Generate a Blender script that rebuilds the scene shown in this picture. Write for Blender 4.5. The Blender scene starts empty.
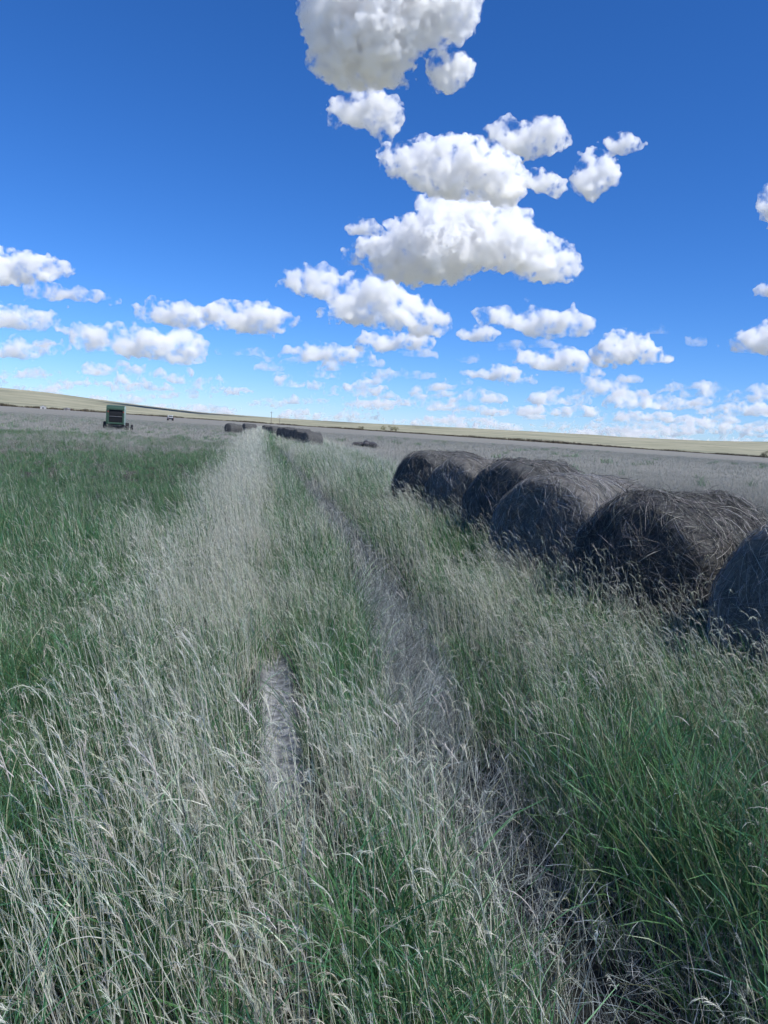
import bpy, bmesh, math, random
import numpy as np
from mathutils import Vector, Matrix, Euler, noise as mnoise

random.seed(7)
rng = np.random.default_rng(11)
R = math.radians
scene = bpy.context.scene
COL = scene.collection
CAM_H = 1.75

# ------------------------------------------------------------------ helpers
def tag(o, label=None, cat=None, group=None, kind=None):
    if label: o['label'] = label
    if cat: o['category'] = cat
    if group: o['group'] = group
    if kind: o['kind'] = kind
    return o

def link(name, me, mat=None, parent=None, loc=None):
    o = bpy.data.objects.new(name, me)
    COL.objects.link(o)
    for m in (mat if isinstance(mat, (list, tuple)) else [mat] if mat else []):
        me.materials.append(m)
    if parent: o.parent = parent
    if loc: o.location = loc
    return o

def empty(name, loc, rz=0.0):
    o = bpy.data.objects.new(name, None)
    COL.objects.link(o)
    o.location = loc
    o.rotation_euler = (0, 0, rz)
    o.empty_display_size = 0.3
    return o

def copy_tree(o, parent=None):
    c = o.copy()
    COL.objects.link(c)
    if parent: c.parent = parent
    for ch in list(o.children):
        copy_tree(ch, c)
    return c

def mesh_np(name, verts, faces, smooth=True, colors=None, mats=None):
    """faces: (n,4) int array or list of index tuples"""
    me = bpy.data.meshes.new(name)
    verts = np.asarray(verts, dtype=np.float32)
    if isinstance(faces, np.ndarray):
        n, k = faces.shape
        me.vertices.add(len(verts)); me.vertices.foreach_set('co', verts.ravel())
        me.loops.add(n * k); me.loops.foreach_set('vertex_index', faces.astype(np.int32).ravel())
        me.polygons.add(n)
        me.polygons.foreach_set('loop_start', np.arange(0, n * k, k, dtype=np.int32))
        if mats is not None:
            me.polygons.foreach_set('material_index', np.asarray(mats, dtype=np.int32))
        me.update(calc_edges=True); me.validate()
    else:
        me.from_pydata([tuple(map(float, v)) for v in verts], [], faces)
        if mats is not None:
            me.polygons.foreach_set('material_index', np.asarray(mats, dtype=np.int32))
    if smooth:
        me.polygons.foreach_set('use_smooth', np.ones(len(me.polygons), dtype=bool))
    if colors is not None:
        a = me.color_attributes.new('Col', 'FLOAT_COLOR', 'POINT')
        c = np.ones((len(verts), 4), dtype=np.float32); c[:, :3] = colors
        a.data.foreach_set('color', c.ravel())
    return me

def vnoise(x, y, seed=0):
    """smooth value noise, arrays in, 0..1 out"""
    xi = np.floor(x).astype(np.int64); yi = np.floor(y).astype(np.int64)
    fx = x - xi; fy = y - yi
    fx = fx * fx * (3 - 2 * fx); fy = fy * fy * (3 - 2 * fy)
    def h(a, b):
        n = (a * 374761393 + b * 668265263 + seed * 1442695041) & 0xFFFFFFFF
        n = ((n ^ (n >> 13)) * 1274126177) & 0xFFFFFFFF
        return ((n ^ (n >> 16)) & 0xFFFF) / 65535.0
    return (h(xi, yi) * (1 - fx) + h(xi + 1, yi) * fx) * (1 - fy) + (h(xi, yi + 1) * (1 - fx) + h(xi + 1, yi + 1) * fx) * fy

def fnoise(x, y, seed=0, oct=3):
    s = 0; a = 1; t = 0
    for k in range(oct):
        s = s + a * vnoise(x * 2 ** k + 17.3 * k, y * 2 ** k - 9.1 * k, seed + k); t += a; a *= .5
    return s / t

def sstep(a, b, x):
    t = np.clip((x - a) / (b - a), 0, 1)
    return t * t * (3 - 2 * t)

# ------------------------------------------------------------------ materials
def new_mat(name):
    m = bpy.data.materials.new(name); m.use_nodes = True
    nt = m.node_tree; nt.nodes.clear()
    out = nt.nodes.new('ShaderNodeOutputMaterial')
    return m, nt, out

def N(nt, t, **kw):
    n = nt.nodes.new(t)
    for k, v in kw.items():
        setattr(n, k, v)
    return n

def principled(name, col, rough=.7, metal=0, var=.25, scale=8, bump=0.0):
    m, nt, out = new_mat(name)
    p = N(nt, 'ShaderNodeBsdfPrincipled')
    p.inputs['Roughness'].default_value = rough
    p.inputs['Metallic'].default_value = metal
    tc = N(nt, 'ShaderNodeTexCoord'); nz = N(nt, 'ShaderNodeTexNoise')
    nz.inputs['Scale'].default_value = scale; nz.inputs['Detail'].default_value = 6
    nt.links.new(tc.outputs['Object'], nz.inputs['Vector'])
    mx = N(nt, 'ShaderNodeMix', data_type='RGBA')
    mx.inputs[6].default_value = (*[c * (1 - var) for c in col], 1)
    mx.inputs[7].default_value = (*[min(1, c * (1 + var)) for c in col], 1)
    nt.links.new(nz.outputs['Fac'], mx.inputs[0])
    nt.links.new(mx.outputs[2], p.inputs['Base Color'])
    if bump:
        b = N(nt, 'ShaderNodeBump'); b.inputs['Strength'].default_value = bump
        nt.links.new(nz.outputs['Fac'], b.inputs['Height'])
        nt.links.new(b.outputs[0], p.inputs['Normal'])
    nt.links.new(p.outputs[0], out.inputs[0])
    return m

def grass_mat(name, trans=.35, var=.3, gloss=0.0, rough=.45):
    """blade colour comes from the blade's own colour attribute, varied plant by plant"""
    m, nt, out = new_mat(name)
    at = N(nt, 'ShaderNodeAttribute', attribute_name='Col')
    oi = N(nt, 'ShaderNodeObjectInfo')
    mr = N(nt, 'ShaderNodeMapRange')
    mr.inputs[3].default_value = 1 - var; mr.inputs[4].default_value = 1 + var
    nt.links.new(oi.outputs['Random'], mr.inputs[0])
    mul = N(nt, 'ShaderNodeVectorMath', operation='SCALE')
    nt.links.new(at.outputs['Color'], mul.inputs[0]); nt.links.new(mr.outputs[0], mul.inputs[3])
    d = N(nt, 'ShaderNodeBsdfDiffuse'); t = N(nt, 'ShaderNodeBsdfTranslucent')
    nt.links.new(mul.outputs[0], d.inputs[0]); nt.links.new(mul.outputs[0], t.inputs[0])
    mx = N(nt, 'ShaderNodeMixShader'); mx.inputs[0].default_value = trans
    nt.links.new(d.outputs[0], mx.inputs[1]); nt.links.new(t.outputs[0], mx.inputs[2])
    last = mx
    if gloss:
        g = N(nt, 'ShaderNodeBsdfGlossy'); g.inputs['Roughness'].default_value = rough
        g.inputs['Color'].default_value = (.9, .9, .9, 1)
        m2 = N(nt, 'ShaderNodeMixShader'); m2.inputs[0].default_value = gloss
        nt.links.new(mx.outputs[0], m2.inputs[1]); nt.links.new(g.outputs[0], m2.inputs[2]); last = m2
    nt.links.new(last.outputs[0], out.inputs[0])
    return m

M_GREEN = grass_mat('green_blades', .35, .30, .05)
M_DRY = grass_mat('dry_blades', .25, .22, .0)
M_WEED = grass_mat('dead_weeds', .1, .25, .0)
M_STRAW = grass_mat('bale_straw', .05, .0, .0)

# ------------------------------------------------------------------ camera
cam = bpy.data.cameras.new('camera')
cam.sensor_width = 36; cam.sensor_height = 36; cam.sensor_fit = 'VERTICAL'
cam.lens = 36 * 739 / 1024
cam.clip_start = .05; cam.clip_end = 80000
camo = bpy.data.objects.new('camera', cam); COL.objects.link(camo)
CM = Matrix.Rotation(R(-9.9), 3, 'Z') @ Matrix.Rotation(R(90 - 6.3), 3, 'X') @ Matrix.Rotation(R(3.87), 3, 'Z')
camo.matrix_world = Matrix.Translation((0, 0, CAM_H)) @ CM.to_4x4()
scene.camera = camo

def bearing(px, py):
    d = CM @ Vector(((px - 384) / 739, (512 - py) / 739, -1)); d.normalize()
    return math.atan2(d.x, d.y), math.asin(d.z)

# ------------------------------------------------------------------ light
SUN_AZ, SUN_EL = R(140), R(51)
S = Vector((math.sin(SUN_AZ) * math.cos(SUN_EL), math.cos(SUN_AZ) * math.cos(SUN_EL), math.sin(SUN_EL)))
sl = bpy.data.lights.new('sun', 'SUN'); sl.energy = 4.1; sl.angle = R(5); sl.color = (1, .975, .93)
so = bpy.data.objects.new('sun', sl); COL.objects.link(so)
so.rotation_euler = S.to_track_quat('Z', 'Y').to_euler()
so.location = (20, -20, 40)
w = bpy.data.worlds.new('World'); scene.world = w; w.use_nodes = True
nt = w.node_tree
bg = nt.nodes['Background']; bg.inputs[1].default_value = .112
sky = nt.nodes.new('ShaderNodeTexSky'); sky.sky_type = 'NISHITA'; sky.sun_disc = False
sky.sun_elevation = SUN_EL; sky.sun_rotation = SUN_AZ
sky.altitude = 1100; sky.air_density = 1.0; sky.dust_density = .1; sky.ozone_density = 8
tint = nt.nodes.new('ShaderNodeMix'); tint.data_type = 'RGBA'; tint.blend_type = 'MULTIPLY'; tint.inputs[0].default_value = 1
tint.inputs[7].default_value = (.67, .77, 1, 1)
hsv = nt.nodes.new('ShaderNodeHueSaturation'); hsv.inputs['Saturation'].default_value = 1.1
nt.links.new(sky.outputs[0], tint.inputs[6]); nt.links.new(tint.outputs[2], hsv.inputs['Color']); nt.links.new(hsv.outputs[0], bg.inputs[0])

# ------------------------------------------------------------------ ground
def rut_x(y):
    return 1.50 - .27 * (1 - sstep(2.5, 9, y))
def gz(x, y):
    x = np.asarray(x, float); y = np.asarray(y, float)
    near = 1 - sstep(60, 160, np.hypot(x, y))
    wob = .06 * np.sin(y * .31) + .04 * np.sin(y * .83 + 1)
    z = .05 * (fnoise(x * .8, y * .8, 5) - .5) * near
    for c, wd, dp in ((.18, .15, .09), (rut_x(y) - .03, .28, .20)):
        z = z - dp * np.exp(-((x - c - wob) / wd) ** 2) * near
    z = z + .10 * np.exp(-((x - 2.9) / .8) ** 2) * near
    z = z + .6 * (fnoise(x * .012, y * .012, 9) - .5) * sstep(30, 120, np.hypot(x, y)) * (1 - sstep(500, 900, np.hypot(x, y))) * .6
    return z

def build_ground():
    rs = [0.0] + list(np.concatenate([np.linspace(.5, 14, 110), np.geomspace(14.3, 60000, 120)]))
    azs = np.concatenate([np.radians(np.linspace(-32, 52, 500)), np.radians(np.linspace(54, 326, 69))])
    na = len(azs); V = [(0, 0, 0)]; A = []
    rr = np.array(rs[1:])
    X = rr[:, None] * np.sin(azs)[None]; Y = rr[:, None] * np.cos(azs)[None]
    Z = gz(X, Y)
    v = np.concatenate([[[0, 0, float(gz(0, 0))]], np.stack([X, Y, Z], -1).reshape(-1, 3)])
    nr = len(rr)
    i, j = np.meshgrid(np.arange(nr - 1), np.arange(na), indexing='ij')
    j2 = (j + 1) % na
    q = np.stack([1 + i * na + j, 1 + (i + 1) * na + j, 1 + (i + 1) * na + j2, 1 + i * na + j2], -1).reshape(-1, 4)
    q = q[:, ::-1]
    tri = np.array([[0, 1 + (k + 1) % na, 1 + k, 0] for k in range(na)])
    me = mesh_np('ground', v, q)
    # centre fan
    bm = bmesh.new(); bm.from_mesh(me); bm.verts.ensure_lookup_table()
    for k in range(na):
        f = bm.faces.new((bm.verts[0], bm.verts[1 + (k + 1) % na], bm.verts[1 + k])); f.smooth = True
    bmesh.ops.recalc_face_normals(bm, faces=bm.faces)
    if sum(f.normal.z for f in bm.faces) < 0:
        bmesh.ops.reverse_faces(bm, faces=bm.faces)
    bm.to_mesh(me); bm.free()
    m, nt, out = new_mat('field_soil')
    L = nt.links.new
    tc = N(nt, 'ShaderNodeTexCoord')
    sep = N(nt, 'ShaderNodeSeparateXYZ'); L(tc.outputs['Object'], sep.inputs[0])
    def noise(scale, detail=5, sx=1.0, sy=1.0):
        mp = N(nt, 'ShaderNodeMapping'); mp.inputs['Scale'].default_value = (sx, sy, 1)
        L(tc.outputs['Object'], mp.inputs[0])
        n = N(nt, 'ShaderNodeTexNoise'); n.inputs['Scale'].default_value = scale; n.inputs['Detail'].default_value = detail
        L(mp.outputs[0], n.inputs['Vector']); return n.outputs['Fac']
    def ramp(src, a, b, lo=0., hi=1.):
        r = N(nt, 'ShaderNodeMapRange', interpolation_type='SMOOTHSTEP')
        r.inputs[1].default_value = a; r.inputs[2].default_value = b
        r.inputs[3].default_value = lo; r.inputs[4].default_value = hi
        L(src, r.inputs[0]); return r.outputs[0]
    def mix(f, a, b):
        mx = N(nt, 'ShaderNodeMix', data_type='RGBA')
        if isinstance(f, float): mx.inputs[0].default_value = f
        else: L(f, mx.inputs[0])
        for s, k in ((a, 6), (b, 7)):
            if isinstance(s, tuple): mx.inputs[k].default_value = (*s, 1)
            else: L(s, mx.inputs[k])
        return mx.outputs[2]
    def mul(a, b):
        n = N(nt, 'ShaderNodeMath', operation='MULTIPLY'); L(a, n.inputs[0]); L(b, n.inputs[1]); return n.outputs[0]
    ln = N(nt, 'ShaderNodeVectorMath', operation='LENGTH'); L(tc.outputs['Object'], ln.inputs[0])
    dist = ln.outputs['Value']
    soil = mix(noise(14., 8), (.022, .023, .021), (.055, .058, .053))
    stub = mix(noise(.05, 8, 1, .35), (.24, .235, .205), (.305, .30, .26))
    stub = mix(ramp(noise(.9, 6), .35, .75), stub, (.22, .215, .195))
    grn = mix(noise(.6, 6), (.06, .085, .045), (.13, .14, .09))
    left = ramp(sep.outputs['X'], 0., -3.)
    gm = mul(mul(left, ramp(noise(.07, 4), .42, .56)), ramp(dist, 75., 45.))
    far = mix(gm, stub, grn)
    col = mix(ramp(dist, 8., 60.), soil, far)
    # pale trodden litter along the bare bottom of the ruts
    w1 = N(nt, 'ShaderNodeMath', operation='SUBTRACT'); L(sep.outputs['X'], w1.inputs[0]); w1.inputs[1].default_value = .2
    w2 = N(nt, 'ShaderNodeMath', operation='ABSOLUTE'); L(w1.outputs[0], w2.inputs[0])
    rm = mul(mul(ramp(w2.outputs[0], .15, .06), ramp(sep.outputs['Y'], 6.4, 5.6)), ramp(sep.outputs['Y'], 3.2, 3.7))
    col = mix(rm, col, mix(ramp(noise(22., 8), .3, .7), (.20, .205, .20), (.44, .45, .44)))
    # hills-side land beyond the field edge: pale straw pasture
    far2 = mix(noise(.004, 8), (.25, .25, .19), (.34, .325, .24))
    col = mix(ramp(dist, 915., 935.), col, far2)
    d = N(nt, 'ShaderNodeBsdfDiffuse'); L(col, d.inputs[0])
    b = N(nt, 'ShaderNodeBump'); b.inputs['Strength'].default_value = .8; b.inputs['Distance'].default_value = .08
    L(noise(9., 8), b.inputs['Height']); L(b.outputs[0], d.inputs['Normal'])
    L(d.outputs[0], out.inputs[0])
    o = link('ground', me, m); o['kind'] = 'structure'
build_ground()

# ------------------------------------------------------------------ hills beyond the field
def build_hills():
    px = [-400, -200, -60, 0, 50, 100, 150, 200, 270, 345, 420, 480, 560, 620, 700, 768, 850, 1000, 1200]
    hp = [17, 17, 15.5, 14.5, 13, 10.5, 8, 5.8, 5.6, 6, 7, 8, 9, 9.5, 11, 12.5, 13, 13, 12]
    azs = np.radians(np.linspace(-45, 65, 420))
    tab = [bearing(p, 405 + .0677 * p)[0] for p in px]
    hh = np.interp(azs, tab, hp)
    t = np.concatenate([np.linspace(0, 1, 40), np.linspace(1.04, 2.2, 24)])
    V = np.zeros((len(t), len(azs), 3))
    for a, u in enumerate(t):
        r = 960 + 2600 * u
        prof = sstep(0, 1, np.array(u)) * .85 + .15 * min(u, 1) if u <= 1 else 1 - .9 * sstep(1, 2.2, np.array(u))
        x = r * np.sin(azs); y = r * np.cos(azs)
        ht = hh / 739 * (960 + 2600) * prof
        n = (fnoise(x * .0022, y * .0022, 31, 4) - .5) * 26 * np.sqrt(max(prof, 0)) * (hh / 12) * (1 if u > .1 else u * 10)
        V[a, :, 0] = x; V[a, :, 1] = y; V[a, :, 2] = -1.2 + ht + n * .55
    na = len(azs)
    i, j = np.meshgrid(np.arange(len(t) - 1), np.arange(na - 1), indexing='ij')
    q = np.stack([i * na + j, i * na + j + 1, (i + 1) * na + j + 1, (i + 1) * na + j], -1).reshape(-1, 4)
    me = mesh_np('hills', V.reshape(-1, 3), q)
    m, nt, out = new_mat('dry_pasture')
    L = nt.links.new
    tc = N(nt, 'ShaderNodeTexCoord')
    n1 = N(nt, 'ShaderNodeTexNoise'); n1.inputs['Scale'].default_value = .006; n1.inputs['Detail'].default_value = 9
    L(tc.outputs['Object'], n1.inputs['Vector'])
    cr = N(nt, 'ShaderNodeValToRGB')
    e = cr.color_ramp.elements
    e[0].position = .32; e[0].color = (.20, .205, .15, 1); e[1].position = .68; e[1].color = (.34, .325, .24, 1)
    e2 = cr.color_ramp.elements.new(.5); e2.color = (.28, .275, .20, 1)
    L(n1.outputs['Fac'], cr.inputs[0])
    n2 = N(nt, 'ShaderNodeTexNoise'); n2.inputs['Scale'].default_value = .03; n2.inputs['Detail'].default_value = 6
    L(tc.outputs['Object'], n2.inputs['Vector'])
    r = N(nt, 'ShaderNodeMapRange'); r.inputs[1].default_value = .6; r.inputs[2].default_value = .7
    L(n2.outputs['Fac'], r.inputs[0])
    mx = N(nt, 'ShaderNodeMix', data_type='RGBA'); L(r.outputs[0], mx.inputs[0]); L(cr.outputs[0], mx.inputs[6])
    mx.inputs[7].default_value = (.19, .19, .12, 1)
    d = N(nt, 'ShaderNodeBsdfDiffuse'); L(mx.outputs[2], d.inputs[0]); L(d.outputs[0], out.inputs[0])
    o = link('hills', me, m); o['kind'] = 'structure'
build_hills()

# ------------------------------------------------------------------ clouds
def cloud_mat(name, dens, cell=None):
    """cell: size in metres of the torn billows that break up the vapour's density"""
    m, nt, out = new_mat(name)
    v = N(nt, 'ShaderNodeVolumeScatter')
    v.inputs['Color'].default_value = (1, 1, 1, 1)
    v.inputs['Density'].default_value = dens
    v.inputs['Anisotropy'].default_value = .15
    if cell:
        tc = N(nt, 'ShaderNodeTexCoord'); nz = N(nt, 'ShaderNodeTexNoise')
        nz.inputs['Scale'].default_value = 1 / cell; nz.inputs['Detail'].default_value = 4.5; nz.inputs['Roughness'].default_value = .6
        nt.links.new(tc.outputs['Object'], nz.inputs['Vector'])
        r = N(nt, 'ShaderNodeMapRange', interpolation_type='SMOOTHSTEP')
        r.inputs[1].default_value = .45; r.inputs[2].default_value = .63; r.inputs[3].default_value = 0; r.inputs[4].default_value = dens * 1.9
        nt.links.new(nz.outputs['Fac'], r.inputs[0]); nt.links.new(r.outputs[0], v.inputs['Density'])
    nt.links.new(v.outputs[0], out.inputs['Volume'])
    return m

TEXC = []
for k, (ns, dep) in enumerate(((1.0, 3), (1.0, 4))):
    t = bpy.data.textures.new('billow%d' % k, 'CLOUDS'); t.noise_depth = dep; t.noise_basis = 'BLENDER_ORIGINAL'
    TEXC.append(t)

_ico = None
def cloud_mesh(puffs, voxel, d1, s1, d2, s2):
    global _ico
    if _ico is None:
        bm = bmesh.new(); bmesh.ops.create_icosphere(bm, subdivisions=2, radius=1)
        _ico = (np.array([v.co[:] for v in bm.verts]), np.array([[v.index for v in f.verts] for f in bm.faces])); bm.free()
    iv, fi = _ico
    vv = np.concatenate([iv * np.array([r, r, r * sz]) + np.array(c) for c, r, sz in puffs])
    ff = np.concatenate([fi + k * len(iv) for k in range(len(puffs))])
    me = mesh_np('tmp', vv, ff)
    o = bpy.data.objects.new('tmp', me); COL.objects.link(o)
    md = o.modifiers.new('r', 'REMESH'); md.mode = 'VOXEL'; md.voxel_size = voxel
    for d, s in ((d1, s1), (d2, s2), (d2 * .45, s2 * .4)):
        tx = bpy.data.textures.new('billow', 'CLOUDS'); tx.noise_depth = 3; tx.noise_scale = s
        md = o.modifiers.new('d', 'DISPLACE'); md.texture = tx; md.strength = d; md.mid_level = .5
        md.texture_coords = 'LOCAL'
    md = o.modifiers.new('r2', 'REMESH'); md.mode = 'VOXEL'; md.voxel_size = voxel * 1.05
    dg = bpy.context.evaluated_depsgraph_get()
    res = bpy.data.meshes.new_from_object(o.evaluated_get(dg))
    bpy.data.objects.remove(o); bpy.data.meshes.remove(me)
    return res

ALT = 700.0
def inside(poly, x, y):
    c = False; j = len(poly) - 1
    for i in range(len(poly)):
        xi, yi = poly[i]; xj, yj = poly[j]
        if (yi > y) != (yj > y) and x < (xj - xi) * (y - yi) / (yj - yi) + xi: c = not c
        j = i
    return c
def edge_dist(poly, x, y):
    best = 1e9; n = len(poly)
    for i in range(n):
        ax, ay = poly[i]; bx, by = poly[(i + 1) % n]
        dx, dy = bx - ax, by - ay; t = max(0, min(1, ((x - ax) * dx + (y - ay) * dy) / max(dx * dx + dy * dy, 1e-9)))
        best = min(best, math.hypot(x - ax - t * dx, y - ay - t * dy))
    return best

def auto_outline(cx, cy, w, h, rnd):
    """bumpy topped, flatter bottomed outline"""
    n = 9; top = []; k1, k2 = rnd.uniform(0, 6), rnd.uniform(0, 6)
    for i in range(n + 1):
        u = -1 + 2 * i / n
        e = max(0, 1 - abs(u) ** 2) ** .6
        top.append((cx + u * w / 2, cy + h / 2 - h * e * (.62 + .25 * math.sin(3.1 * u + k1) + .13 * math.sin(7 * u + k2)) - .06 * h))
    bot = [(cx + w * .3, cy + h * .5), (cx - w * .25, cy + h * .46)]
    return top + bot

def make_cloud_mesh(poly, seed, fine=1.0):
    """poly: the outline as seen, in angles of the picture; the cloud gets its own distance (base height ALT) and depth"""
    rnd = random.Random(seed)
    xs = [p[0] for p in poly]; ys = [p[1] for p in poly]
    cx, cy = (min(xs) + max(xs)) / 2, (min(ys) + max(ys)) / 2
    W, Hh = max(xs) - min(xs), max(ys) - min(ys)
    az, el = bearing(cx, max(ys)); el = max(el, R(1.0))
    D = min(ALT / math.sin(el), 15000. * rnd.uniform(.8, 1.2))
    m = D / 739.0                                   # metres per pixel at that distance
    az, el = bearing(cx, cy)
    view = Vector((math.sin(az) * math.cos(el), math.cos(az) * math.cos(el), math.sin(el)))
    q = Vector(((cx - 384) / 739, (512 - cy) / 739, -1)).length
    right = (CM @ Vector((1, 0, 0))); up = (CM @ Vector((0, 1, 0)))
    right = (right - view * right.dot(view)).normalized(); up = (up - view * up.dot(view) - right * up.dot(right)).normalized()
    loc = Vector((0, 0, CAM_H)) + view * D * q
    dmax = 0; pts = []
    tries = int(50 + 3.5 * math.sqrt(W * Hh))
    for k in range(tries):
        x = rnd.uniform(min(xs), max(xs)); y = rnd.uniform(min(ys), max(ys))
        if not inside(poly, x, y): continue
        d = edge_dist(poly, x, y); dmax = max(dmax, d); pts.append((x, y, d))
    puffs = []
    bump = max(2.6, .13 * Hh)
    for x, y, d in pts:
        r = min(d + rnd.uniform(-.5, 1.5), bump * rnd.uniform(.7, 2.0))
        if r < 1.1: continue
        if d > bump * 2.2 and rnd.random() < .5: r = d * .9
        half = min(d * 1.25, .5 * W) - r * .6
        v = rnd.uniform(-1, 1) * max(half, 0)
        puffs.append((right * ((x - cx) * m) + up * ((cy - y) * m) + view * (v * m), (r * 1.08 + 1.0) * m, 1.0))
    n = len(poly)
    for k in range(int(5 + W / 6)):          # torn shreds round the edge
        i = rnd.randrange(n); t = rnd.random()
        x = poly[i][0] * (1 - t) + poly[(i + 1) % n][0] * t + rnd.gauss(0, 2.2); y = poly[i][1] * (1 - t) + poly[(i + 1) % n][1] * t + rnd.gauss(0, 2.2)
        for j in range(3):
            x += rnd.gauss(0, 1.5); y += rnd.gauss(0, 1.2)
            puffs.append((right * ((x - cx) * m) + up * ((cy - y) * m) + view * (rnd.uniform(-3, 3) * m), rnd.uniform(.8, 1.9) * m, 1.0))
    if not puffs:
        puffs.append((Vector((0, 0, 0)), .35 * Hh * m, .8))
    vox = m * max(1.15, W / 230) / fine
    hz = min(Hh, 70) * m
    me = cloud_mesh(puffs, vox, hz * .30, hz * .24, hz * .13, hz * .075)
    return me, loc, W * m, m

CLOUD_TAU = .15
_cm = {}
def cloud_material_for(hz):
    k = round(math.log(hz) / .35)
    if k not in _cm:
        h = math.exp(k * .35)
        _cm[k] = cloud_mat('cloud_vapour', CLOUD_TAU / h, 16 * h)
    return _cm[k]

CG = 'white cumulus clouds over the field'
CLOUDS = [
    ('large bright cumulus cloud cut off by the top edge of the picture', [(302,-40),(303,30),(308,42),(306,58),(318,70),(340,78),(375,78),(412,77),(413,70),(405,62),(418,55),(422,42),(435,38),(455,42),(470,32),(478,10),(482,-40)]),
    ('small round puff cloud just right of the topmost big cloud', [(427,68),(430,58),(445,53),(455,55),(465,58),(475,66),(470,75),(460,85),(448,90),(432,85)]),
    ('compact white cloud hanging just below the topmost big cloud', [(325,113),(333,105),(345,98),(352,92),(347,82),(365,86),(380,95),(400,108),(405,115),(398,128),(385,138),(375,132),(355,122),(335,125)]),
    ('broad white cloud resting above the largest grey based cloud', [(380,158),(385,148),(400,147),(420,144),(450,138),(480,144),(500,148),(520,160),(526,178),(522,195),(512,206),(480,195),(455,197),(430,192),(405,178),(385,170)]),
    ('oblong puffy cloud to the upper right of the broad white cloud', [(486,137),(488,128),(503,118),(520,124),(535,122),(552,118),(562,128),(570,143),(555,152),(530,156),(515,150),(495,142)]),
    ('thin low cloud bridging the broad cloud and its right neighbour', [(524,182),(530,170),(545,172),(560,180),(567,188),(560,196),(535,190)]),
    ('upright ragged cloud at the right end of the upper chain', [(570,185),(578,168),(582,152),(595,152),(610,163),(620,178),(604,188),(597,200),(580,190)]),
    ('tiny lone cloudlet high in the open blue at right', [(604,142),(610,135),(625,133),(643,143),(640,149),(622,153),(608,148)]),
    ('widest cumulus cloud with a flat grey base in mid sky', [(338,250),(350,246),(370,240),(385,228),(415,212),(425,198),(445,202),(480,200),(505,208),(525,215),(527,225),(545,234),(565,245),(580,258),(581,268),(570,275),(545,278),(520,272),(490,267),(470,272),(455,280),(410,281),(385,278),(365,265),(345,258)]),
    ('tiny flat cloudlet off the left tip of the widest cloud', [(346,228),(357,221),(372,220),(384,230),(375,234),(350,233)]),
    ('heaped cloud sloping down to the right below the widest cloud', [(266,284),(285,281),(297,268),(320,270),(345,275),(365,278),(375,277),(395,280),(402,292),(425,300),(440,315),(453,327),(440,331),(415,332),(385,326),(345,322),(315,315),(318,305),(335,298),(310,296),(285,291)]),
    ('big cloud entering at the left edge, highest on that side', [(-40,238),(0,246),(15,253),(40,257),(60,263),(70,272),(62,277),(45,278),(35,283),(20,282),(0,282),(-40,285)]),
    ('long slim cloud trailing right from the highest left cloud', [(22,290),(40,282),(55,280),(65,288),(85,287),(105,295),(120,300),(115,304),(95,301),(65,299),(45,298),(28,294)]),
    ('second cloud down along the left edge', [(-30,300),(0,303),(20,307),(35,310),(50,315),(62,328),(65,331),(35,330),(10,327),(-30,325)]),
    ('third and flattest of the clouds along the left edge', [(-30,338),(5,340),(15,337),(35,345),(55,343),(66,350),(45,355),(30,358),(0,356),(-30,355)]),
    ('tall rounded half of the twin cloud above the baler', [(136,312),(145,303),(155,297),(170,304),(185,302),(200,308),(212,318),(200,325),(185,327),(165,323),(145,320)]),
    ('long flat half of the twin cloud, tapering to the right', [(200,312),(215,304),(240,303),(265,304),(285,312),(302,322),(285,328),(265,333),(235,330),(213,328)]),
    ('wide flat cloud straight above the green baler', [(70,340),(80,325),(100,328),(130,326),(155,331),(170,336),(180,329),(195,333),(210,348),(197,350),(203,362),(180,362),(155,358),(125,356),(110,350),(85,350)]),
    ('flat cloud under the heaped sloping cloud', [(278,355),(285,347),(300,348),(310,340),(330,344),(355,350),(378,357),(376,362),(350,361),(325,360),(300,359)]),
    ('narrow cloud tucked under the right end of the heaped cloud', [(352,345),(365,332),(385,333),(405,335),(425,336),(440,345),(425,350),(400,347),(380,350),(365,350)]),
    ('small oval cloud left of the long level cloud', [(456,333),(468,328),(485,327),(498,332),(495,339),(480,341),(462,338)]),
    ('long level cloud with bumpy top at centre right', [(472,314),(485,309),(505,306),(522,312),(528,307),(550,311),(580,314),(595,322),(600,328),(585,333),(560,337),(532,336),(520,328),(495,326),(478,322)]),
    ('mid sized cloud below the long level cloud', [(513,362),(518,350),(530,353),(545,352),(560,346),(580,352),(590,362),(605,375),(580,373),(555,370),(525,368)]),
    ('bright cloud rising to a peak, right of the mid sized cloud', [(590,357),(600,345),(605,332),(620,330),(640,335),(650,345),(665,353),(678,360),(650,363),(625,362),(600,367)]),
    ('thin cloud below and left of the mid sized cloud', [(455,371),(480,371),(490,365),(510,367),(535,378),(520,381),(495,379),(470,377)]),
    ('bulky cloud cut off by the right edge of the picture', [(728,341),(745,333),(768,321),(800,318),(810,345),(768,352),(745,350),(730,345)]),
    ('sliver of upright cloud high on the right edge', [(757,192),(764,186),(785,182),(790,225),(770,220),(762,205)]),
    ('small cloud tip showing on the right edge below the sliver', [(758,290),(766,280),(785,276),(788,296),(765,295)]),
]
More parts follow.
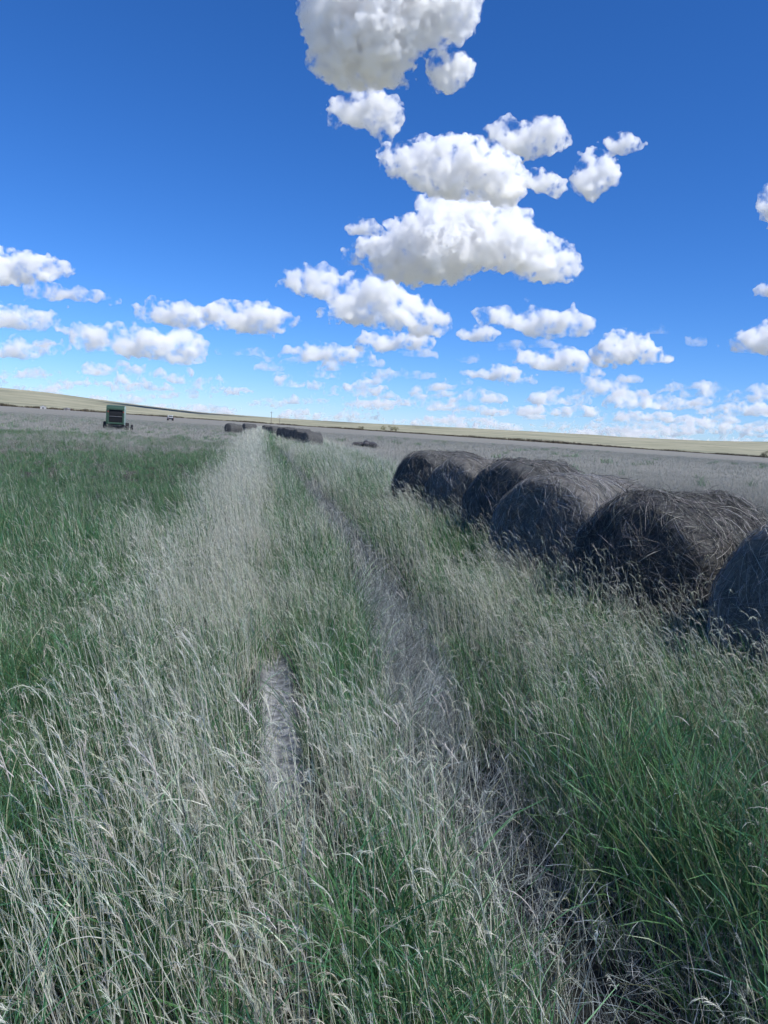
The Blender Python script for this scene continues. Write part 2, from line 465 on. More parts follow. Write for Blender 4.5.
def build_clouds():

    for i, (lab, poly) in enumerate(CLOUDS):
        me, loc, W, hz = make_cloud_mesh(poly, 100 + i)
        o = link('cloud', me, cloud_material_for(hz)); o.location = loc
        tag(o, lab, 'cloud', CG)
    # the many small far clouds low over the hills
    small = [(697, 340, 18, 9), (660, 328, 26, 9), (505, 344, 42, 9), (205, 381, 52, 15), (242, 349, 60, 10), (290, 379, 34, 13),
             (355, 386, 62, 16), (402, 372, 82, 11), (380, 393, 40, 8), (478, 395, 64, 13), (560, 395, 70, 17), (612, 386, 80, 20),
             (650, 398, 110, 20), (700, 388, 60, 16), (748, 392, 70, 20), (740, 408, 90, 14), (112, 366, 66, 17), (126, 377, 38, 12),
             (20, 372, 50, 10), (8, 383, 32, 9), (62, 385, 20, 6), (52, 373, 18, 6), (185, 372, 20, 6), (235, 390, 26, 7), (590, 410, 90, 13),
             (520, 410, 90, 10), (450, 405, 70, 9), (660, 414, 100, 11), (710, 424, 110, 10), (420, 352, 40, 7), (300, 356, 36, 8), (470, 357, 24, 8),
             (545, 342, 30, 8), (325, 372, 36, 8), (440, 386, 30, 7), (580, 424, 80, 6), (640, 428, 90, 7), (345, 404, 60, 6), (270, 402, 40, 6)]
    rs = random.Random(77)
    for k in range(115):                                   # thin layers of tiny puffs, thickest low down and to the right
        x = 790 * rs.random() ** .75 - 10; up_ = 4 + 60 * rs.random() ** 1.6
        w_ = rs.uniform(14, 46) * (1.9 if up_ < 26 else .8); small.append((x, 405 + .0677 * x - up_ - 6, w_, rs.uniform(3.5, 8)))
    vs, fs, off = [], [], 0
    for i, s in enumerate(small):
        me, loc, W, hz = make_cloud_mesh(auto_outline(*s, random.Random(900 + i)), 300 + i)
        v = np.zeros(len(me.vertices) * 3, np.float32); me.vertices.foreach_get('co', v)
        v = v.reshape(-1, 3) + np.array(loc)
        vs.append(v); fs += [tuple(a + off for a in p.vertices) for p in me.polygons]; off += len(v)
        bpy.data.meshes.remove(me)
    me = mesh_np('clouds', np.concatenate(vs), fs)
    o = link('clouds', me, cloud_mat('far_cloud_vapour', .009, 240))
    tag(o, 'scattered small white clouds low over the distant hills', 'clouds', None, 'stuff')
    # unseen cloud deck added behind the camera to put the whole field in shade
    rnd = random.Random(5); puffs = []
    for gx in np.arange(-560, 1080, 165):
        for gy in np.arange(-420, 930, 165):
            h = 1500
            base = Vector((gx + rnd.uniform(-40, 40), gy + rnd.uniform(-40, 40), 0)) + S * (h / S.z)
            puffs.append((base + Vector((0, 0, rnd.uniform(-40, 60))), rnd.uniform(135, 190), .55))
    me = cloud_mesh(puffs, 34, 60, 90, 30, 40)
    o = link('unseen_cloud_bank', me, cloud_mat('thin_cloud_vapour', .0009))
    tag(o, 'unseen thin cloud deck behind the camera, added to shade the field', 'clouds', None, 'stuff')
import os
if not os.environ.get('NOCLOUD'):
    build_clouds()

# ------------------------------------------------------------------ grass plants
def strip(path, w0, w1, side):
    """flat ribbon along path"""
    n = len(path); L = []
    for i, p in enumerate(path):
        t = i / (n - 1); w = w0 + (w1 - w0) * t
        if i == n - 1: w = w1 * .35
        L += [p - side * w * .5, p + side * w * .5]
    return L

class Clump:
    def __init__(self): self.v = []; self.f = []; self.c = []
    def ribbon(self, path, w0, w1, col0, col1, side=None, roll=0):
        d = path[-1] - path[0]
        if side is None:
            side = Vector((random.uniform(-1, 1), random.uniform(-1, 1), random.uniform(-.2, .2)))
        side = side - d * (side.dot(d) / max(d.length_squared, 1e-9))
        if side.length < 1e-6: side = Vector((1, 0, 0))
        side.normalize()
        o = len(self.v); pts = strip(path, w0, w1, side); self.v += pts
        n = len(path)
        for i in range(n):
            t = i / (n - 1)
            c = tuple(a + (b - a) * t for a, b in zip(col0, col1)); self.c += [c, c]
        for i in range(n - 1):
            a = o + 2 * i; self.f.append((a, a + 1, a + 3, a + 2))
    def mesh(self, name, mat):
        me = mesh_np(name, np.array([tuple(p) for p in self.v]), np.array(self.f), True, np.array(self.c))
        me.materials.append(mat); return me

def arc(base, az, lean, length, bend, seg, wig=0.0):
    """curved path that starts near vertical and bends over toward az"""
    p = base.copy(); path = [p.copy()]; th = lean
    step = length / seg
    a = az
    for i in range(seg):
        th += bend / seg * (.5 + 1.2 * i / seg)
        a += random.uniform(-wig, wig)
        d = Vector((math.sin(th) * math.sin(a), math.sin(th) * math.cos(a), math.cos(th)))
        p = p + d * step; path.append(p.copy())
    return path

def rc(c, v=.18):
    k = random.uniform(1 - v, 1 + v)
    return tuple(x * k * random.uniform(.94, 1.06) for x in c)

GREENS = [(.070, .20, .065), (.09, .225, .085), (.05, .18, .08), (.12, .24, .085)]
STUBS = [(.345, .345, .29), (.385, .385, .325), (.30, .30, .25)]
DRYS = [(.56, .57, .45), (.68, .67, .55), (.46, .46, .36), (.56, .57, .46)]
WEEDS = [(.25, .28, .27), (.36, .39, .38), (.13, .145, .14)]

def green_clump(n, spread, hmin, hmax, wmul=1, seg=4):
    c = Clump()
    for _ in range(n):
        b = Vector((random.gauss(0, spread), random.gauss(0, spread), -.02))
        h = random.uniform(hmin, hmax)
        col = rc(random.choice(GREENS)); tip = rc(random.choice(GREENS), .3) if random.random() < .7 else rc((.22, .23, .12))
        c.ribbon(arc(b, random.uniform(0, 6.283), random.uniform(.0, .3), h, random.uniform(.1, 1.1), seg, .12),
                 random.uniform(.003, .0065) * wmul, random.uniform(.002, .004) * wmul, col, tip)
    return c

def dry_clump(nst, nlf, spread, hmin, hmax, wmul=1, seg=5, head=9, drooping=.75, DRYS=DRYS):
    c = Clump()
    for _ in range(nst):                       # stems that carry loose seed heads
        b = Vector((random.gauss(0, spread), random.gauss(0, spread), -.02))
        h = random.uniform(hmin, hmax); az = random.uniform(0, 6.283)
        col = rc(random.choice(DRYS)); dr = random.random() < drooping
        path = arc(b, az, random.uniform(0, .10), h, random.uniform(.0, .20), seg, .03)
        c.ribbon(path, .0022 * wmul, .0014 * wmul, col, rc(random.choice(DRYS)))
        top = path[-1]; dirn = (path[-1] - path[-2]).normalized()
        if head:
            hl = random.uniform(.04, .085)
            hp = arc(top, random.gauss(-1.57, .7), random.uniform(.05, .4), hl, random.uniform(.4, 1.6) if dr else .3, 4, .06)
            hc = rc(random.choice(DRYS), .12)
            c.ribbon(hp, .0022 * wmul, .0014 * wmul, hc, hc)
            for k in range(head):
                t = random.random(); i = min(int(t * 4), 3)
                q = hp[i].lerp(hp[i + 1], t * 4 - i)
                tg = (hp[i + 1] - hp[i]).normalized()
                pv = Vector((random.gauss(0, 1), random.gauss(0, 1), random.gauss(0, 1))) ; pv -= tg * pv.dot(tg); pv.normalize()
                ln = random.uniform(.012, .034); pv *= random.uniform(.15, .5)
                c.ribbon([q, q + (tg + pv) * ln * .5, q + (tg * .9 + pv * .8 + Vector((0, 0, -.25))) * ln], random.uniform(.0009, .0019) * wmul, .0006 * wmul, hc, rc(hc, .15))
        for k in range(random.choice((0, 0, 1, 1))):        # withered stem leaf
            i = random.randint(1, max(1, seg - 2)); q = path[i]
            c.ribbon(arc(q, random.uniform(0, 6.283), random.uniform(.3, .8), random.uniform(.08, .2), random.uniform(.6, 2.0), 4, .15),
                     .0026 * wmul, .0011 * wmul, col, rc(random.choice(DRYS)))
    for _ in range(nlf):                       # curled dead basal leaves
        b = Vector((random.gauss(0, spread), random.gauss(0, spread), -.02))
        col = rc(random.choice(DRYS), .25)
        c.ribbon(arc(b, random.uniform(0, 6.283), random.uniform(.05, .5), random.uniform(.45, .8) * hmin, random.uniform(.4, 2.6), seg, .25),
                 random.uniform(.0016, .0032) * wmul, .0012 * wmul, col, rc(col, .15))
    return c

def weed_clump(n, spread, h, wmul=1):
    c = Clump()
    for _ in range(n):                         # brittle grey branching stems, mostly lying
        b = Vector((random.gauss(0, spread), random.gauss(0, spread), 0))
        col = rc(random.choice(WEEDS), .3)
        az = random.uniform(0, 6.283); L = random.uniform(.5, 1.2) * h
        path = arc(b, az, random.uniform(.3, 1.3), L, random.uniform(-.2, .4), 4, .35)
        c.ribbon(path, .003 * wmul, .0016 * wmul, col, col)
        for k in range(random.randint(3, 6)):
            i = random.randint(1, 4); q = path[i]
            c.ribbon(arc(q, az + random.uniform(-1.5, 1.5), random.uniform(.2, 1.5), random.uniform(.05, .16), random.uniform(-.5, .6), 2, .4),
                     .002 * wmul, .0012 * wmul, col, rc(col, .2))
    return c

def coll(name, clumps, mat):
    k = bpy.data.collections.new(name)
    for i, c in enumerate(clumps):
        o = bpy.data.objects.new('%s_%02d' % (name, i), c.mesh(name, mat)); k.objects.link(o)
    return k

def scatter(name, label, cat, collection, nvar, pts, lean, scl, mat):
    """pts (n,3); lean (n,) radians of wind lean toward -X; scl (n,)"""
    n = len(pts)
    if n == 0: return
    me = bpy.data.meshes.new(name)
    me.vertices.add(n); me.vertices.foreach_set('co', np.asarray(pts, np.float32).ravel())
    rot = np.zeros((n, 3), np.float32)
    for i in range(n):
        la = lean[i]; wd = random.gauss(0, .3)
        m = Matrix.Rotation(wd, 3, 'Z') @ Matrix.Rotation(-la, 3, 'Y') @ Matrix.Rotation(random.uniform(-.9, .9), 3, 'Z')
        e = m.to_euler(); rot[i] = (e.x, e.y, e.z)
    a = me.attributes.new('rot', 'FLOAT_VECTOR', 'POINT'); a.data.foreach_set('vector', rot.ravel())
    a = me.attributes.new('scl', 'FLOAT', 'POINT'); a.data.foreach_set('value', np.asarray(scl, np.float32))
    a = me.attributes.new('var', 'INT', 'POINT'); a.data.foreach_set('value', rng.integers(0, nvar, n).astype(np.int32))
    o = link(name, me, mat)
    ng = bpy.data.node_groups.new(name, 'GeometryNodeTree')
    ng.interface.new_socket('Geometry', in_out='INPUT', socket_type='NodeSocketGeometry')
    ng.interface.new_socket('Geometry', in_out='OUTPUT', socket_type='NodeSocketGeometry')
    gi = ng.nodes.new('NodeGroupInput'); go = ng.nodes.new('NodeGroupOutput')
    ci = ng.nodes.new('GeometryNodeCollectionInfo'); ci.inputs[0].default_value = collection
    ci.inputs[1].default_value = True; ci.inputs[2].default_value = True
    ip = ng.nodes.new('GeometryNodeInstanceOnPoints'); ip.inputs['Pick Instance'].default_value = True
    def attr(nm, ty):
        q = ng.nodes.new('GeometryNodeInputNamedAttribute'); q.data_type = ty; q.inputs[0].default_value = nm; return q.outputs[0]
    er = ng.nodes.new('FunctionNodeEulerToRotation')
    ng.links.new(attr('rot', 'FLOAT_VECTOR'), er.inputs[0])
    ng.links.new(gi.outputs[0], ip.inputs['Points']); ng.links.new(ci.outputs[0], ip.inputs['Instance'])
    ng.links.new(attr('var', 'INT'), ip.inputs['Instance Index'])
    ng.links.new(er.outputs[0], ip.inputs['Rotation']); ng.links.new(attr('scl', 'FLOAT'), ip.inputs['Scale'])
    ng.links.new(ip.outputs[0], go.inputs[0])
    md = o.modifiers.new('scatter', 'NODES'); md.node_group = ng
    tag(o, label, cat, None, 'stuff')
    return o

# how much of each kind grows where (X across the track, Y along it)
def masks(x, y):
    r = np.hypot(x, y)
    n1 = fnoise(x * .55, y * .28, 1); n2 = fnoise(x * 1.3, y * .6, 2); n3 = fnoise(x * .12, y * .10, 3, 4)
    wob = .12 * (fnoise(y * .4, y * 0 + 3, 8) - .5) * 2
    X = x - wob
    Xr = X - rut_x(y) + 1.5
    Xs = X - .34 * (1 - sstep(2.2, 5.5, y))
    left = 1 - sstep(-1.0, -.55, Xs)
    strip_ = sstep(-1.0, -.5, Xs) * (1 - sstep(.22, .5, X))
    midr = sstep(.2, .38, X) * (1 - sstep(1.03, 1.18, Xr))
    rut = sstep(1.03, 1.16, Xr) * (1 - sstep(1.60, 1.80, Xr))
    right = sstep(1.56, 1.82, Xr) * (1 - sstep(5.2, 6.2, X))
    plain = sstep(5.2, 6.2, X)
    bare = np.clip(2.2 * np.exp(-((x - .205) / .145) ** 2), 0, 1) * sstep(2.5, 2.9, y) * (1 - sstep(5.1, 5.8, y))
    farl = sstep(15, 60, y + 60 * (fnoise(x * .09, y * .05, 52, 4) - .5) * 2)       # the left field turns from green to dry with distance
    drypatch = sstep(.52, .62, n3) * sstep(14, 22, r)
    fr = sstep(12, 26, r)
    g = left * (1 - farl * .9) * (1 - drypatch * .75) * (.7 + .75 * n1)
    g = g + strip_ * (.75 - .55 * sstep(4, 9, r)) * n2 + midr * (.6 + .7 * sstep(.5, 1.0, X)) * (.6 + .7 * n1) * (1 + .3 * fr) + rut * .06 + right * (.35 + .85 * sstep(.35, .6, n1)) * (1 - .55 * fr)
    g = g * (1 - plain) * (1 - bare) + plain * .004
    near = 1 - sstep(6, 13, r)
    d = left * (.06 + .10 * near + .36 * near * sstep(.35, .6, n2) + .5 * sstep(-1.9, -.6, Xs) * near * .5 + .6 * farl + .55 * drypatch + .36 * sstep(6, 13, r) * sstep(.25, .65, n2))
    d = d + strip_ * (1.0 + .4 * n1 + .6 * sstep(4, 9, r)) + midr * (.6 * (1 - sstep(.5, 1.3, X)) + .26 * n2 + .10) * (1 - .7 * fr) + rut * .05 + (1 - .6 * (1 - sstep(2.6, 4.2, r))) * right * (.22 + .34 * np.exp(-((r - 6.5) / 3) ** 2) + .9 * sstep(.42, .56, n2) * sstep(1.9, 2.4, X) + .6 * fr)
    d = d * (1 - bare) + plain * .7
    wdd = rut * (.9 + .3 * n1) * (.25 + .75 * sstep(3.0, 5.4, y)) * (1 - .4 * sstep(14, 26, r)) + np.exp(-((X - .16) / .14) ** 2) * .25 * (1 - bare) + right * (.12 * sstep(.5, .7, n2) + .5 * (1 - sstep(3, 5, r))) + sstep(2.9, 3.4, X) * (1 - sstep(4.5, 5, X)) * .7 * (1 - sstep(5, 6, y))
    # tufts: dry and green gather in patches a step or two across
    pt = sstep(.34, .62, fnoise(x * 1.9, y * 1.2, 41)); nr = 1 - .6 * sstep(8, 20, r)
    nr = nr * (1 - .55 * strip_)
    d = d * (1 + nr * (1.45 * pt - .75)); g = g * (1 + nr * (.6 - .75 * pt))
    return g, d, wdd

BALES = [  # x, y, diameter, length, azimuth of axis, tone, shag
    (4.05, 4.20, 1.54, 1.45, 58, 1.7, .4),
    (3.76, 5.98, 1.42, 1.50, 62, .85, 1.3),
    (3.72, 8.05, 1.46, 1.52, 57, 1.7, .5),
    (3.86, 9.95, 1.54, 1.40, 60, .9, .9),
    (3.70, 11.9, 1.42, 1.45, 62, 1.3, .7),
    (3.52, 13.7, 1.45, 1.50, 60, .9, .8),
]
def clear_of_bales(x, y):
    k = np.ones(len(x), bool)
    for b in BALES:
        k &= (np.hypot(x - b[0], y - b[1]) > .64)
    return k

def sample(r0, r1, per_m2, a0=-34, a1=54):
    area = .5 * R(a1 - a0) * (r1 * r1 - r0 * r0)
    n = int(area * per_m2)
    r = np.sqrt(rng.random(n) * (r1 * r1 - r0 * r0) + r0 * r0)
    a = np.radians(a0 + rng.random(n) * (a1 - a0))
    return r * np.sin(a), r * np.cos(a)

def build_grass():
    lods = [  # r0, r1, azimuth range, per m2 (green, dry, weed), width factor, patch spread factor, blades factor
        (.55, 7.5, -62, 78, (110, 86, 150), .86, 1.0, 1.0),
        (7.5, 19, -36, 56, (50, 48, 60), 1.35, 1.3, 1.0),
        (19, 55, -32, 52, (10, 10, 8), 2.7, 2.6, 1.3),
        (55, 190, -31, 51, (1.0, 1.5, .5), 9, 7.0, 1.6),
    ]
    for li, (r0, r1, a0, a1, (pg, pd, pw), wm, sm, bm_) in enumerate(lods):
        nb = int(26 * bm_)
        head = (15, 8, 3, 0)[li]; sg = (5, 4, 3, 2)[li]
        gc = coll('green_tuft', [green_clump(nb, .05 * sm, .22, .56, wm, sg) for _ in range(10)], M_GREEN)
        dc = coll('dry_tuft', [dry_clump(int(9 * bm_), int(7 * bm_), .06 * sm, .32, .66, wm * (1 if li == 0 else .85), sg, head) for _ in range(12)], M_DRY)
        sc = coll('stubble_tuft', [dry_clump(int(5 * bm_), int(12 * bm_), .09 * sm, .16, .34, wm * .85, sg, head // 2, .6, STUBS) for _ in range(8)], M_DRY)
        wc = coll('weed_tuft', [weed_clump(int(15 * bm_), .10 * sm, .34, wm * .9) for _ in range(8)], M_WEED)
        for kind, per in (('g', pg), ('d', pd), ('w', pw)):
            x, y = sample(r0, r1, per, a0, a1)
            g, d, wd = masks(x, y)
            p = {'g': g, 'd': d * .85, 'w': wd}[kind]
            keep = (rng.random(len(x)) < p) & clear_of_bales(x, y) & (np.hypot(x, y) > (1.45 if kind == 'd' else .9))
            x, y = x[keep], y[keep]
            ntall = 0
            if kind == 'd' and li == 0:              # a few taller stalks in front of the dark bale
                ntall = 16
                x = np.concatenate([x, rng.uniform(2.55, 3.15, ntall)]); y = np.concatenate([y, rng.uniform(4.7, 6.2, ntall)])
            z = gz(x, y)
            n = len(x)
            pts = np.stack([x, y, z], -1)
            hv = .7 + .6 * fnoise(x * .7, y * .5, 21)
            low = sstep(5.4, 7, x) + (1 - sstep(-2.2, -.8, x)) * sstep(5, 14, y)
            if kind == 'g':
                sc_ = rng.uniform(.7, 1.25, n) * hv * np.where(x < -.8, 1 - .52 * sstep(5, 15, y), 1)
                sc_ = sc_ * (1 - .4 * np.exp(-((x - rut_x(y) + .1) / .42) ** 2))
                scatter('green_grass', 'lush green grass blades growing through the field', 'grass', gc, 10, pts, np.abs(rng.normal(.16, .12, n)), sc_, M_GREEN)
            elif kind == 'd':
                isl = rng.random(n) < np.clip(low, 0, 1)
                sc_ = rng.uniform(.7, 1.2, n) * hv
                sc_ = sc_ * (1 + .2 * ((x > -.7) & (x < .15)) + .06 * ((x > 2.3) & (x < 4)))
                ln = rng.normal(.22, .075, n) + .24 * ((x > 2) & (x < 5))
                if ntall: sc_[-ntall:] = rng.uniform(1.15, 1.45, ntall); ln[-ntall:] = rng.normal(.08, .1, ntall)
                t = ~isl
                scatter('dry_grass', 'tall pale dry grass with drooping seed heads', 'grass', dc, 12, pts[t], ln[t], sc_[t], M_DRY)
                scatter('dry_stubble', 'short pale dry stubble covering the open field', 'grass', sc, 8, pts[isl], ln[isl], sc_[isl], M_DRY)
            else:
                scatter('dead_weeds', 'grey brittle dead weeds lying along the wheel ruts', 'weeds', wc, 8, pts, rng.normal(0, .2, n), rng.uniform(.7, 1.3, n), M_WEED)
if not os.environ.get('NOGRASS'):
    build_grass()

# ------------------------------------------------------------------ bales
M_BALE = principled('weathered_hay', (.095, .094, .088), .95, 0, .5, 22, .9)
M_BALE_PALE = principled('grey_hay', (.165, .155, .135), .95, 0, .5, 26, 1.0)
def bale_mesh(D, Lg, tone, shag, seed, strands=2600, wm=1.0):
    rnd = random.Random(seed); random.seed(seed)
    Rr = D / 2
    nu, nv = 72, 0
    er = .10 + .07 * shag
    prof = []     # (x along axis, radius) from centre of one end to centre of the other
    for t in np.linspace(0, 1, 10)[:-1]: prof.append((-Lg / 2 - (.05 + .05 * shag) * (1 - t * t), max(t * (Rr - er), .0)))
    for a in np.linspace(0, math.pi / 2, 6): prof.append((-Lg / 2 + er - er * math.cos(a), Rr - er + er * math.sin(a)))
    for t in np.linspace(0, 1, 14)[1:-1]: prof.append((-Lg / 2 + er + (Lg - 2 * er) * t, Rr * (1 + .018 * math.sin(math.pi * t) + (.022 if tone > 1.2 else .008) * math.sin(t * 50))))
    for x, r in reversed(prof[:15]): prof.append((-x, r))
    V = []
    def shape(x, r, th):
        y = r * math.cos(th); z = r * math.sin(th)
        n = mnoise.fractal(Vector((x * 2.1 + seed * 3.3, y * 2.1, z * 2.1)), 1, 2, 4) * .045 * (.6 + .5 * shag)
        k = 1 + n / max(Rr, .1)
        y *= k; z *= k
        x = x + (mnoise.noise(Vector((x, y * 4 + seed, z * 4))) * .03 if r < Rr - .05 else 0)
        # the bale has slumped: flat at the ground, wider low down
        zz = z + Rr
        fl = .13 * Rr
        if zz < fl * 2.2: zz = zz * .45 + fl * .2
        y *= 1 + .06 * max(0, 1 - zz / Rr)
        zz *= .985
        return Vector((x, y, zz - .08))
    for x, r in prof:
        for k in range(nu):
            V.append(shape(x, max(r, .004), 2 * math.pi * k / nu))
    n = len(prof); F = []
    for i in range(n - 1):
        for k in range(nu):
            F.append((i * nu + k, i * nu + (k + 1) % nu, (i + 1) * nu + (k + 1) % nu, (i + 1) * nu + k))
    F.append(tuple(range(nu - 1, -1, -1))); F.append(tuple((n - 1) * nu + k for k in range(nu)))
    core_v = [tuple(v) for v in V]
    # loose straw lying in and on the surface
    c = Clump()
    BC = [(.19, .185, .17), (.12, .12, .115), (.30, .29, .265), (.075, .076, .076), (.50, .48, .43)]
    def pal():
        k = random.choices(BC, (5, 6, 2.6, 4, 1.6))[0]; return tuple(min(.5, a * tone ** .8) for a in rc(k, .2))
    for s in range(int(strands * (1 + .25 * shag))):
        L = rnd.uniform(.08, .32) * (1 + .35 * (shag > 1)); seg = 5
        end = rnd.random() < .42
        path = []
        if end:
            sgn = -1 if rnd.random() < .75 else 1
            rad = math.sqrt(rnd.random()) * (Rr - .03); th = rnd.uniform(0, 6.283)
            drift = rnd.gauss(0, .6 + .5 * shag); lift = rnd.uniform(.002, .02) + rnd.expovariate(1 / .012) * shag
            for i in range(seg + 1):
                t = (i / seg - .5) * L
                rr2 = min(max(rad + t * math.sin(drift), .02), Rr - .01); th2 = th + t * math.cos(drift) / max(rad, .12)
                xx = sgn * (Lg / 2 + (.05 + .05 * shag) * (1 - min(1, rr2 / (Rr - er)) ** 2) - (er - math.sqrt(max(0, er * er - max(0, rr2 - Rr + er) ** 2))) + .004 + lift * (1 - (2 * i / seg - 1) ** 2 * rnd.uniform(.3, 1.1)))
                path.append(shape(xx, rr2, th2))
        else:
            xx = rnd.uniform(-Lg / 2 + er * .6, Lg / 2 - er * .6); th = rnd.uniform(-.35, math.pi + .35)
            drift = rnd.gauss(0, .45 + .55 * shag); lift = rnd.uniform(.0, .012) + rnd.expovariate(1 / .010) * shag
            curl = rnd.uniform(-.2, 1)
            for i in range(seg + 1):
                t = (i / seg - .5) * L
                x2 = min(max(xx + t * math.sin(drift), -Lg / 2 + .02), Lg / 2 - .02); th2 = th + t * math.cos(drift) / Rr
                ex = max(0, abs(x2) - Lg / 2 + er)
                path.append(shape(x2, Rr - (er - math.sqrt(max(0, er * er - ex * ex))) + .008 + lift * (1 - (2 * i / seg - 1) ** 2 * curl), th2))
        k = pal(); c.ribbon(path, rnd.uniform(.002, .0048) * wm, .002 * wm, k, k)
    for s in range(int(26 * shag)):          # stalks sticking out of the top
        xx = rnd.uniform(-Lg / 2, Lg / 2); th = rnd.gauss(math.pi / 2, .6)
        p = shape(xx, Rr, th); out = (p - Vector((xx, 0, Rr))).normalized()
        d = (out * .5 + Vector((rnd.uniform(-1, 1), rnd.uniform(-1, 1), rnd.uniform(-.2, .7)))).normalized()
        L = rnd.uniform(.04, .16); k = pal()
        c.ribbon([p - d * .03, p + d * L * .5 + Vector((0, 0, .004)), p + d * L], .004 * wm, .002 * wm, k, k)
    ns = len(core_v)
    allv = core_v + [tuple(v) for v in c.v]
    allf = F + [tuple(i + ns for i in f) for f in c.f]
    cols = np.concatenate([np.full((ns, 3), .08), np.array(c.c)])
    me = mesh_np('hay_bale', np.array(allv), allf, True, cols, [0] * len(F) + [1] * len(c.f))
    me.materials.append(M_BALE_PALE if tone > 1.15 else M_BALE); me.materials.append(M_STRAW)
    return me

BG = 'round hay bales lined up along the right of the track'
BLAB = ['hay bale cut off by the right edge of the picture',
        'darkest shaggiest hay bale, stalks draped over its top, beside the right edge bale',
        'pale ended hay bale with ribbed side, just beyond the darkest shaggy bale',
        'dark tall hay bale just beyond the pale ended ribbed bale',
        'dull brown hay bale squeezed between two darker ones in the near row',
        'farthest hay bale of the near row, dark with a rounded left shoulder']
for i, (x, y, D, Lg, az, tone, shag) in enumerate(BALES):
    me = bale_mesh(D, Lg, tone, shag, 40 + i, 9500 if i < 3 else 4500, 1.0 if i < 3 else 1.4)
    o = link('hay_bale', me); o.location = (x, y, float(gz(x, y)))
    o.rotation_euler = (0, 0, R(90 - az))
    tag(o, BLAB[i], 'hay bale', BG)

# far rows: one weathered bale repeated
proto = None
FAR = [(3.75, 54.0, 62), (3.55, 57.2, 58), (3.4, 60.6, 64), (3.25, 64.6, 60), (3.05, 69, 60), (2.85, 74, 60), (2.6, 80, 64), (1.95, 100, 60),
       (1.6, 112, 60), (1.2, 126, 57),
       (-3.75, 100, 40), (-3.1, 103.5, 55), (-2.2, 133, 60), (-1.4, 140, 60)]
FL = ['nearest bale of the distant right hand row, whole right end showing', 'second bale from the near end of the distant right hand row', 'third bale from the near end of the distant right hand row',
      'fourth bale from the near end of the distant right hand row', 'fifth bale from the near end of the distant right hand row',
      'sixth bale from the near end of the distant right hand row', 'last bale at the far end of the close packed distant right hand row',
      'first of three tiny bales trailing off beyond the distant right hand row', 'middle of three tiny bales trailing off beyond the distant right hand row', 'last of three tiny bales trailing off beyond the distant right hand row',
      'dark bale standing left of the pale grass strip far down the track', 'bale tucked behind the dark one left of the pale strip',
      'tiny bale behind the pale strip where the track vanishes, nearer one', 'tiny bale behind the pale strip where the track vanishes, farther one']
for i, (x, y, az) in enumerate(FAR):
    if proto is None:
        proto = link('hay_bale', bale_mesh(1.5, 1.5, .8, .8, 77, 500, 4.0)); o = proto
    else:
        o = proto.copy(); COL.objects.link(o)
    o.location = (x, y, float(gz(x, y))); o.rotation_euler = (0, 0, R(90 - az))
    k = random.uniform(.84, .94); o.scale = (k, k, random.uniform(.95, 1.05) * k)
    tag(o, FL[i], 'hay bale', 'far hay bales along the track')

# ------------------------------------------------------------------ solid builders
class MB:
    def __init__(self): self.bm = bmesh.new()
    def box(self, x0, x1, y0, y1, z0, z1, bevel=0.0):
        r = bmesh.ops.create_cube(self.bm, size=1, matrix=Matrix.Translation(((x0 + x1) / 2, (y0 + y1) / 2, (z0 + z1) / 2)) @ Matrix.Diagonal((x1 - x0, y1 - y0, z1 - z0, 1)))
        if bevel:
            es = list({e for v in r['verts'] for e in v.link_edges})
            bmesh.ops.bevel(self.bm, geom=es, offset=bevel, segments=2, affect='EDGES', profile=.5)
        return self
    def cyl(self, a, b, r, r2=None, n=20):
        a, b = Vector(a), Vector(b); d = b - a
        q = d.to_track_quat('Z', 'Y').to_matrix().to_4x4()
        bmesh.ops.create_cone(self.bm, cap_ends=True, segments=n, radius1=r, radius2=r if r2 is None else r2, depth=d.length,
                              matrix=Matrix.Translation((a + b) / 2) @ q)
        return self
    def prism(self, pts, y0, y1):
        """outline in x,z swept along y"""
        a = [self.bm.verts.new((x, y0, z)) for x, z in pts]; b = [self.bm.verts.new((x, y1, z)) for x, z in pts]
        n = len(pts)
        self.bm.faces.new(a); self.bm.faces.new(b[::-1])
        for i in range(n): self.bm.faces.new((a[i], b[i], b[(i + 1) % n], a[(i + 1) % n]))
        return self
    def prism_x(self, pts, x0, x1):
        a = [self.bm.verts.new((x0, y, z)) for y, z in pts]; b = [self.bm.verts.new((x1, y, z)) for y, z in pts]
        n = len(pts)
        self.bm.faces.new(a); self.bm.faces.new(b[::-1])
        for i in range(n): self.bm.faces.new((a[i], b[i], b[(i + 1) % n], a[(i + 1) % n]))
        return self
    def build(self, name, mat, parent=None, smooth=False):
        bmesh.ops.recalc_face_normals(self.bm, faces=self.bm.faces)
        me = bpy.data.meshes.new(name); self.bm.to_mesh(me); self.bm.free()
        if smooth:
            for p in me.polygons: p.use_smooth = True
        return link(name, me, mat, parent)

M_BGREEN = principled('faded_green_paint', (.028, .07, .042), .5, 0, .2, 3)
M_BGREEN_LIT = principled('lit_side_green', (.26, .34, .30), .5, 0, .15, 3)  # right side panel only: light falling on that side is put into its colour
M_BLACK = principled('dark_belt', (.008, .010, .013), 1.0, 0, .3, 6)
M_STEEL = principled('worn_steel', (.16, .16, .16), .5, .4, .3, 9)
M_TYRE = principled('tyre_rubber', (.016, .016, .018), .85, 0, .3, 12)
M_RIM = principled('yellow_rim', (.42, .33, .06), .5, 0, .2, 8)
M_RED = principled('red_lens', (.28, .02, .015), .3, 0, .1, 8)

